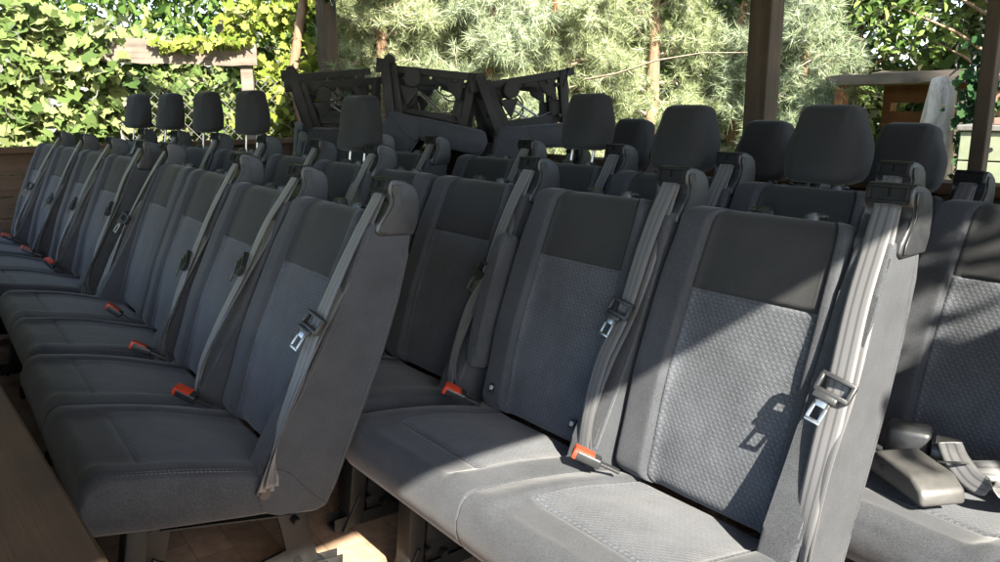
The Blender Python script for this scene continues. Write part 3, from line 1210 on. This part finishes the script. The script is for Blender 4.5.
M['needle'] = leafmat('pine_needles', (.085, .125, .05), (.22, .26, .12), (.45, .48, .30), .35, 1.3, .12, .5)
M['needle2'] = leafmat('blue_pine_needles', (.08, .12, .06), (.20, .25, .135), (.42, .46, .32), .35, 1.3, .12, .5)
M['ivy'] = leafmat('ivy_leaves', (.025, .052, .014), (.085, .125, .036), (.21, .235, .095), .35, 1.6, .12, .5)
M['leafgreen'] = leafmat('hazel_leaves', (.04, .085, .02), (.10, .17, .04), (.22, .27, .08), .4, 1.2, .1, .5)
M['leafdark'] = leafmat('dark_ivy_leaves', (.008, .022, .009), (.018, .045, .016), (.04, .08, .028), .25, 1.6, .1, .5)
M['leafyellow'] = leafmat('yellow_green_leaves', (.07, .11, .015), (.15, .19, .03), (.25, .27, .07), .45, 2., .1, .5)
M['woodgreen'] = leafmat('wood_leaves', (.025, .05, .015), (.07, .11, .03), (.19, .22, .08), .35, .5, .1, .5)


def pine(pos, h, r, ntuft, label, mat='needle', z0=.15, bark='bark', lean=(0, 0), group='pines beyond the back wall', seed=0):
    rr = np.random.default_rng(seed + 50)
    x, y = pos
    t = empty('pine_tree', (x, y, -.03))
    tag(t, label, 'tree', group)
    trunk = [((0, 0, 0), .11 * h / 4), ((lean[0] * .3, lean[1] * .3, h * .3), .085 * h / 4), ((lean[0] * .7, lean[1] * .7, h * .7), .05 * h / 4), ((lean[0], lean[1], h), .012)]
    obj('trunk', limb_mesh('trunk', [([p for p, _ in trunk], [q for _, q in trunk])], M[bark], 10), t)
    lines = []; cen = []; axs = []
    nb = int(h * 15)
    for i in range(nb):
        z = z0 + (h - z0) * ((i + rr.uniform(0, 1)) / nb)
        f = z / h
        L = r * (1.05 - f * .75) * rr.uniform(.55, 1.1)
        a = rr.uniform(0, 2 * PI)
        st = np.array([lean[0] * f, lean[1] * f, z])
        d = np.array([math.cos(a), math.sin(a), rr.uniform(-.15, .35)])
        end = st + d * L + np.array([0, 0, -.10 * L])
        mid = st + d * L * .5 + np.array([0, 0, .06 * L])
        lines.append(([st, mid, end], [.018 * (1.2 - f), .011, .004]))
        m = max(4, int(ntuft / nb))
        for j in range(m):
            q = rr.uniform(.25, 1.05) ** .8
            base = st + d * L * q + np.array([0, 0, .12 * L * math.sin(q * PI) - .10 * L * q])
            side = rr.normal(0, 1, 3); side[2] *= .6
            side = side / np.linalg.norm(side) * rr.uniform(.03, .30) * (1.2 - q * .5)
            cen.append(base + side)
            ax = d * .7 + side * 2.5 + np.array([0, 0, .35]); axs.append(ax / np.linalg.norm(ax))
            if j % 5 == 0: lines.append(([base, base + side * .95], [.005, .0025]))
    obj('limbs', limb_mesh('limbs', lines, M['twig'], 4), t)
    obj('crown', needles('crown', np.array(cen), np.array(axs), M[mat]), t)
    return t


pine((-4.66, 3.19), 3.1, .95, 2600, 'pale green pine filling the view right of the slim post', 'needle', seed=1)
pine((-4.12, 3.83), 3.0, 1.0, 3000, 'bright pine with orange bark behind the upturned leg frames', 'needle2', bark='orangebark', lean=(.2, .1), seed=2)
pine((-3.78, 4.54), 3.1, 1.0, 3000, 'pale dense pine behind the raised headrest on steel posts', 'needle', seed=3)
pine((-3.35, 5.29), 3.2, 1.05, 3200, 'yellow green pine in the gap between two headrests, left of the broad post', 'needle', seed=7)
pine((-2.95, 6.05), 3.2, 1.05, 3000, 'feathery pine directly behind the broad post', 'needle2', seed=8)
pine((-2.10, 5.75), 2.2, .55, 1500, 'silvery young pine between the broad post and the brown log store', 'needle2', seed=4)
pine((-5.6, 3.75), 4.0, 1.1, 2600, 'grey green pine rising behind the weathered timber rail', 'needle2', seed=5)
pine((-4.9, 5.9), 4.6, 1.7, 3400, 'tall pine in the second rank, half hidden by paler ones', 'needle', seed=6)

# bare stem with pale bark left of the slim post, and the orange pine limb that crosses the crowns
def bare_trunk(name, pts, rad, mat, label, cat='tree', n=12):
    o = obj(name, limb_mesh(name, [(pts, rad)], M[mat], n))
    tag(o, label, cat)
    return o


# ---- far wood: an uncountable mass behind everything
n = 105000
u = rng.uniform(-13, 6, n); v = 7.4 + np.abs(rng.normal(0, 1, n)) * 2.0
z = rng.uniform(-.1, 6.5, n)
q = np.stack([.928 + u * math.cos(BO) - v * math.sin(BO), .682 + u * math.sin(BO) + v * math.cos(BO), z], 1)
den = np.array([noise.noise((a[0] * .55, a[1] * .55, a[2] * .6)) for a in q])
q = q[den > -.3]
n = 14000
u = rng.uniform(-16, 8, n); v = 12 + rng.uniform(0, 1.5, n); z = rng.uniform(-.1, 8.5, n)
q2 = np.stack([.928 + u * math.cos(BO) - v * math.sin(BO), .682 + u * math.sin(BO) + v * math.cos(BO), z], 1)
o = obj('far_wood', leaves('far_wood', np.concatenate([q, q2, q2 + rng.normal(0, .5, q2.shape)]), .17, M['woodgreen'], .5, 'leaf'))
tag(o, 'mass of green woodland leaves closing the view behind the pines', 'woodland', kind='stuff')
n = 70000
a = rng.uniform(R_(140), R_(200), n); rad = 8.2 + np.abs(rng.normal(0, 1, n)) * 1.2
q = np.stack([1.5 + rad * np.cos(a), -.6 + rad * np.sin(a), rng.uniform(0, 5.0, n)], 1)
den = np.array([noise.noise((k[0] * .6, k[1] * .6, k[2] * .7)) for k in q])
q = q[den > -.35]
o = obj('hedge', leaves('hedge', q, .105, M['leafgreen'], .5, 'leaf'))
tag(o, 'tangled leafy hedge behind the ivy bank and timber rail', 'hedge', kind='stuff')


# ---- ivy bank behind the end wall
def ivy_bank(name, c0, c1, depth, z0, z1, n, size, mat, label, topfn=None, face=(1, 0, 0)):
    f = rng.uniform(0, 1, n)
    top = np.array([z1 + .22 * noise.noise((k * 5, 2.1, 0)) + (topfn(k) if topfn else 0) for k in f])
    zz = z0 + (top - z0) * rng.uniform(0, 1, n) ** .85
    dd = rng.uniform(0, 1, n) ** 2 * depth
    q = np.stack([c0[0] + (c1[0] - c0[0]) * f, c0[1] + (c1[1] - c0[1]) * f, zz], 1)
    bump = np.array([noise.noise((k[0] * 1.8, k[1] * 1.8, k[2] * 2.2)) for k in q])
    fc = np.array(face, float)
    q = q - fc * dd[:, None] + fc * (bump * .35)[:, None] + rng.normal(0, .03, (n, 3))
    o = obj(name, leaves(name, q, size, M[mat], .55, 'ivy', fc * .7, .55))
    return tag(o, label, 'ivy')


wa, wb = Bo(-6.55, -2.6), Bo(-6.75, 3.9)
o = ivy_bank('ivy', wa, wb, .5, .3, 1.75, 15000, .105, 'ivy', 'bank of sunlit yellow green ivy spilling over the end wall', lambda k: .55 * (1 - k) ** 2 * 2 - .15 * k, (math.cos(BO), math.sin(BO), 0))
o['kind'] = 'stuff'


# ================================================================== things beyond the walls
def thing(name, loc, label, cat, rz=0.0, group=None):
    t = empty(name, loc, rz)
    return tag(t, label, cat, group)


# left: weathered rail in the ivy, second rail, chain link
def rail_beam(a, c, h, th, label):
    t = thing('timber_rail', inner(a, c, .5), label, 'fence rail', math.atan2(c[1] - a[1], c[0] - a[0]))
    L = math.dist(a, c)
    b = MB()
    n = 14
    dz = (c[2] - a[2])
    rr = random.Random(5)
    top, bot = [], []
    for i in range(n + 1):
        f = i / n
        x = (f - .5) * L
        top.append((x, dz * (f - .5) + h / 2 + rr.uniform(-.008, .008)))
        bot.append((x, dz * (f - .5) - h / 2 * (1 - .15 * f) + rr.uniform(-.01, .01)))
    b.prism(top + bot[::-1], -th / 2, th / 2, .006, 2, axis='y')
    obj('plank', b.me('plank', M['greywood'], 40), t)
    return t


t = rail_beam((-5.84, 1.0, 1.56), (-5.14, 2.25, 1.52), .18, .06, 'broad weathered grey plank running out of the ivy, yellow leaves on it')
for f in (.62,):
    b = MB(); b.box((f, .06, -.80), (.10, .10, 1.5), None, .006)
    obj('stake', b.me('stake', M['greywood']), t)
t2 = rail_beam((-6.06, 2.28, 1.80), (-5.32, 3.14, 1.98), .13, .05, 'short grey plank with yellow creeper, close to the slim post')
b = MB(); b.box((.2, .05, -.95), (.09, .09, 1.8), None, .006)
obj('stake', b.me('stake', M['greywood']), t2)


def creeper(a, c, n, spread, size, mat, label, drop=0.0):
    f = rng.uniform(0, 1, n)
    q = np.array(a)[None, :] + (np.array(c) - np.array(a))[None, :] * f[:, None] + rng.normal(0, 1, (n, 3)) * np.array(spread)
    q[:, 2] -= np.abs(rng.normal(0, 1, n)) * drop
    o = obj('creeper', leaves('creeper', q, size, M[mat], .5, 'ivy', np.array([.5, -.2, 0]), .5))
    return tag(o, label, 'creeper', kind='stuff')


creeper((-5.45, 1.55, 1.58), (-5.12, 2.15, 1.60), 160, (.05, .05, .022), .06, 'leafyellow', 'yellow green creeper lying along the weathered plank')
creeper((-5.95, 2.37, 1.84), (-5.38, 3.02, 2.04), 420, (.08, .08, .07), .07, 'leafyellow', 'yellow creeper hanging over the short plank', .05)
creeper((-5.75, 2.45, 1.0), (-5.25, 2.95, 1.35), 900, (.12, .12, .20), .075, 'leafyellow', 'yellow green leaves under the planks beside the slim post')

creeper((-6.15, .75, 1.2), (-5.70, 1.25, 1.62), 520, (.10, .10, .12), .10, 'ivy', 'ivy swallowing the far end of the weathered plank', .03)

# chain-link fence
t = thing('chain_link_fence', (-5.62, 2.0, 0), 'grey chain link fence glimpsed through leaves above the far headrests', 'fence', math.atan2(1.6, .75))
b = MB()
Lf, Hf, p_ = 1.5, 1.35, .085
k = -int(Hf / p_)
while k * p_ < Lf:
    for sgn in (1, -1):
        x0 = k * p_
        xa, xb = (x0, x0 + Hf) if sgn > 0 else (x0 + Hf, x0)
        za, zb = 0.0, Hf
        # clip to the panel
        def cl(xq): return min(max(xq, 0), Lf)
        fa, fb = (cl(xa) - xa) / (xb - xa), (cl(xb) - xa) / (xb - xa)
        if fa < fb:
            A = (cl(xa) - Lf / 2, .002 * sgn, za + (zb - za) * fa); B2 = (cl(xb) - Lf / 2, .002 * sgn, za + (zb - za) * fb)
            b.tube([A, B2], .0025, 4, False)
    k += 1
obj('wire_mesh', b.me('wire_mesh', M['greysteel'], 60), t)
for x in (-Lf / 2, Lf / 2):
    b = MB(); b.cyl((x, .02, 0), (x, .02, Hf + .05), .022, 10)
    obj('fence_post', b.me('fence_post', M['greysteel'], 40), t)

bare_trunk('slender_tree', [(-5.35, 2.66, -.05), (-5.30, 2.70, .9), (-5.36, 2.66, 1.35), (-5.27, 2.73, 1.8), (-5.10, 2.84, 2.6), (-5.0, 2.8, 3.8)], [.06, .048, .046, .040, .036, .03], 'bark', 'thin sunlit crooked trunk directly left of the slim post', 'tree')
bare_trunk('leaning_tree', [(-4.15, 4.45, -.05), (-3.95, 4.50, .8), (-3.86, 4.32, 1.35), (-3.60, 4.26, 1.72), (-3.42, 4.10, 2.25), (-3.05, 4.05, 2.9)], [.04, .035, .028, .024, .022, .018], 'orangebark', 'slanting orange barked pine limb crossing the pale needles', 'tree', 10)
bare_trunk('bare_branch', [(-2.55, 3.55, 1.30), (-2.25, 3.55, 1.33), (-1.95, 3.6, 1.40), (-1.6, 3.62, 1.43), (-1.3, 3.66, 1.42)], [.008, .007, .006, .004, .002], 'twig', 'pale bare branch reaching across the pine toward the broad post', 'branch', 6)

# right: log store
t = thing('log_store', (-1.15, 5.9, 0), 'open brown log store with a rough mossy roof slab', 'log store', -.25)
b = MB()
rr = random.Random(3)
tp, bt = [], []
for i in range(13):
    x = -.62 + 1.24 * i / 12
    tp.append((x, 1.345 + rr.uniform(-.012, .014))); bt.append((x, 1.275 + rr.uniform(-.012, .010)))
b.prism(tp + bt[::-1], -.42, .36, .008, 2, axis='y')
obj('roof_slab', b.me('roof_slab', M['greywood'], 40), t)
for z, h in ((1.205, .13), (1.02, .115), (.62, .13)):
    b = MB(); b.box((-.02, .20, z), (1.06, .03, h), None, .005)
    obj('cross_board', b.me('cross_board', M['redwood']), t)
for x, y in ((-.52, .24), (.52, .24), (-.52, -.34), (.30, .245)):
    b = MB(); b.box((x, y, .63), (.08, .08, 1.28), None, .006)
    obj('corner_post', b.me('corner_post', M['redwood']), t)
b = MB(); b.cyl((0, 0, -.17), (0, 0, .17), .055, 9, .006)
lm = b.me('firewood_log', [M['palebark']], 40)
for i in range(22):
    o = obj('firewood_log', lm)
    r_, c_ = divmod(i, 8)
    p = Vector((-1.15, 5.9, 0)) + rotz(-.25) @ Vector((-.40 + c_ * .112 + .05 * (r_ % 2), -.02 + rr.uniform(-.04, .04), .06 + r_ * .10))
    o.location = p
    o.rotation_euler = (PI / 2 + rr.uniform(-.08, .08), rr.uniform(0, 3), -.25 + rr.uniform(-.15, .15))
    tag(o, 'split pale firewood log in the low stack under the log store roof', 'log', 'firewood under the log store')
# stump trunk beside it
b = MB()
pts_ = [(-.80, 5.30, -.03), (-.80, 5.30, .35), (-.805, 5.29, .7), (-.81, 5.29, 1.0), (-.815, 5.28, 1.22), (-.83, 5.28, 1.30)]
b.tube(pts_, [.13, .115, .11, .10, .085, .06], 18)
me = b.me('stump', M['palebark'], 60)
for vtx in me.vertices:
    n_ = noise.noise(vtx.co * 7)
    vtx.co.x += .03 * n_; vtx.co.y += .03 * noise.noise(vtx.co * 7 + Vector((9, 0, 0)))
tag(obj('tree_stump', me), 'pale flaking tree stump between the log store and the green hive', 'stump')
# dark ivy climbing behind the hive
n = 1500
q = np.stack([rng.normal(-.44, .085, n), rng.normal(5.15, .08, n), np.clip(rng.normal(1.05, .20, n), .3, 1.5)], 1)
tag(obj('ivy', leaves('ivy', q, .052, M['leafdark'], .4, 'ivy', np.array([.3, -.6, 0]), .6)), 'clump of dark ivy behind the pale green hive', 'ivy', kind='stuff')
# hive
M['hive'] = plain('pale_green_paint', (.15, .17, .11), .6, 0, .12, 12, .2)
M['hivebase'] = plain('faded_ochre_paint', (.17, .14, .075), .65, 0, .15, 12, .2)
t = thing('beehive', (-.20, 4.62, 0), 'pale green wooden hive box with an ochre base, bricks on its lid', 'beehive', BY + .05)
for i, (z, h, mt) in enumerate(((.42, .20, 'hivebase'), (.60, .155, 'hivebase'), (.758, .155, 'hive'), (.916, .155, 'hive'))):
    b = MB(); b.box((0, 0, z), (.33, .40, h - .004), None, .005)
    obj('hive_box', b.me('hive_box', M[mt]), t)
b = MB(); b.box((0, 0, 1.012), (.37, .44, .030), None, .005)
obj('lid', b.me('lid', M['greysteel']), t)
b = MB(); b.cyl((.0, -.198, .90), (0, -.206, .90), .012, 12)
obj('entrance_hole', b.me('entrance_hole', M['plastic'], 40), t)
for x in (-.13, .13):
    b = MB(); b.box((x, 0, .15), (.05, .36, .32), None, .004)
    obj('stand_leg', b.me('stand_leg', M['greywood']), t)
M['brick'] = plain('old_brick', (.13, .075, .055), .85, 0, .3, 30, .5)
for i, (dx, dy, a_) in enumerate(((.02, -.05, .3), (.12, .02, -.4))):
    b = MB(); b.box((0, 0, .018), (.10, .06, .036), None, .004)
    o = obj('brick', b.me('brick', M['brick']), None, Vector((-.20, 4.62, 1.028)) + rotz(BY) @ Vector((dx, dy, 0)), (0, 0, a_))
    tag(o, 'dark half brick weighing down the lid of the pale green hive', 'brick', 'bricks on the hive lid')
# dead plank behind the hive and a rough post lit brown
t = thing('wooden_post', (-.36, 5.10, 0), 'rough sunlit brown post standing behind the hive at the right edge', 'post', .3)
b = MB(); b.prism([(-.07, 0), (.07, 0), (.075, 2.4), (-.06, 2.4)], -.06, .06, .01, 2, axis='y')
obj('shaft', b.me('shaft', M['bark'], 40), t)
t = thing('board_fence', (-.3, 5.6, 0), 'grey brown horizontal boards behind the hive and dark ivy', 'fence', .1)
for z in (.55, .75, .95, 1.15):
    b = MB(); b.box((.2, 0, z), (1.4, .025, .165), None, .004)
    obj('board', b.me('board', M['greywood']), t)
for x in (-.4, .8):
    b = MB(); b.box((x, .05, .65), (.08, .07, 1.3), None, .004)
    obj('fence_post', b.me('fence_post', M['greywood']), t)


# leafy trees on the right
def leafy(pos, h, r, n, size, mat, label, zc, sq=(1, 1, .8), clumps=14, seed=0, trunk_r=.06, group='leafy trees beyond the log store'):
    rr = np.random.default_rng(seed + 900)
    t = thing('leafy_tree', (pos[0], pos[1], -.03), label, 'tree', 0, group)
    lines = [([(0, 0, 0), (.02, .03, h * .45), (0, .05, h)], [trunk_r, trunk_r * .7, .01])]
    cen = []
    for i in range(clumps):
        d = rr.normal(0, 1, 3); d /= np.linalg.norm(d)
        c = np.array([0, 0, zc]) + d * np.array(sq) * r * rr.uniform(.35, 1.0)
        cen.append(c)
        st = np.array([0, .03, max(.2, min(h * .9, c[2] - .45 * r))])
        lines.append(([st, (st + c) / 2 + np.array([0, 0, .06]), c], [.020, .012, .004]))
    cen = np.array(cen)
    k = rr.integers(0, clumps, n)
    d = rr.normal(0, 1, (n, 3)); d /= np.linalg.norm(d, axis=1, keepdims=True)
    q = cen[k] + d * (r * .36 * rr.uniform(.15, 1, (n, 1)) ** .6) * np.array([1, 1, .7])
    obj('trunk', limb_mesh('trunk', lines, M['bark'], 7), t)
    obj('crown', leaves('crown', q, size, M[mat], .7, 'leaf'), t)
    return t


leafy((-1.0, 7.3), 3.6, 1.25, 4200, .085, 'leafgreen', 'light leafy hazel hanging over the log store roof', 2.25, seed=1, clumps=18)
leafy((.25, 6.0), 3.4, 1.0, 3200, .08, 'leafgreen', 'pale leafed bough reaching in over the hive', 2.15, seed=2, clumps=14)
leafy((-2.5, 7.4), 3.2, 1.1, 4200, .085, 'woodgreen', 'darker green bush standing behind the silvery young pine', 2.0, seed=3, clumps=16)
# the garden is laid out on its own grid: set it against the shelter
GT = Matrix.Translation((1.6933, -.5925, 0)) @ Matrix.Rotation(R_(4.02), 4, 'Z') @ Matrix.Diagonal((1, 1, 1.08, 1)) @ Matrix.Translation((-1.514, .672, 0))
for o in bpy.data.objects:
    if o not in BEFORE and o.parent is None:
        o.matrix_world = GT @ (Matrix.Translation(o.location) @ o.rotation_euler.to_matrix().to_4x4())

# a leafy bush outside the right end wall dapples the bench behind the sunlit one
leafy((3.4, .86), 3.2, .52, 420, .075, 'leafgreen', 'small leafy bush beyond the right end wall, casting leaf shade on a bench', 2.78, seed=5, clumps=8, group=None, trunk_r=.03)
# dead leaves and cobwebbed creeper hanging from the beam
def hanging(p, n, label):
    q = np.array(p)[None, :] + rng.normal(0, 1, (n, 3)) * np.array([.045, .03, .035])
    o = obj('hanging_leaves', leaves('hanging_leaves', q, .055, M['leafdark'], .1, 'leaf'))
    tag(o, label, 'leaves')


hanging((-.72, 2.46, 1.755), 14, 'small dark sprig of leaves hanging left of the broad post')
hanging((-4.35, 2.17, 2.06), 20, 'dark tuft of leaves under the beam by the slim post')

# ---- loose things on the dappled bench
pc = (.985, .985, .468)
t = thing('trim_cover', pc, 'light grey plastic trim cover lying upside down on the dappled bench cushion', 'plastic cover', BY - .55)
b = MB()
b.prism([(-.085, 0), (.085, 0), (.078, .030), (.045, .050), (-.070, .055), (-.088, .035)], -.05, .05, .009, 3, axis='y')
obj('shell', b.me('shell', M['greyplastic'], 45), t)
b = MB(); b.cyl((-.045, -.0505, .028), (-.045, -.052, .028), .006, 10)
obj('screw_hole', b.me('screw_hole', M['plastic'], 40), t)
pr_ = (.93, 1.12, .462)
t = thing('belt_retractor', pr_, 'black belt retractor with a loose steel tongue behind the grey plastic cover', 'belt retractor', BY + .3)
b = MB()
b.box((-.03, 0, .045), (.09, .07, .075), None, .012, 3)
obj('housing', b.me('housing', M['towerplastic'], 45), t)
b = MB(); b.cyl((.02, -.03, .045), (.075, -.03, .045), .036, 20, .004); b.cyl((.075, -.03, .045), (.085, -.03, .045), .012, 10)
obj('spool', b.me('spool', M['plastic'], 40), t)
me = ribbons('loose_webbing', [[(.05, -.05, .08, 0), (.07, -.10, .06, .3), (.11, -.13, .035, .6), (.18, -.12, .03, .4), (.26, -.06, .02, .2)], [(.06, -.02, .01, 0), (.16, .0, .02, .4), (.27, .02, .045, .8), (.36, .0, .01, .3)]])
obj('loose_webbing', me, t)
obj('tongue_plate', P['plate'], t, (.10, -.12, .085), (R_(70), R_(20), R_(60)))
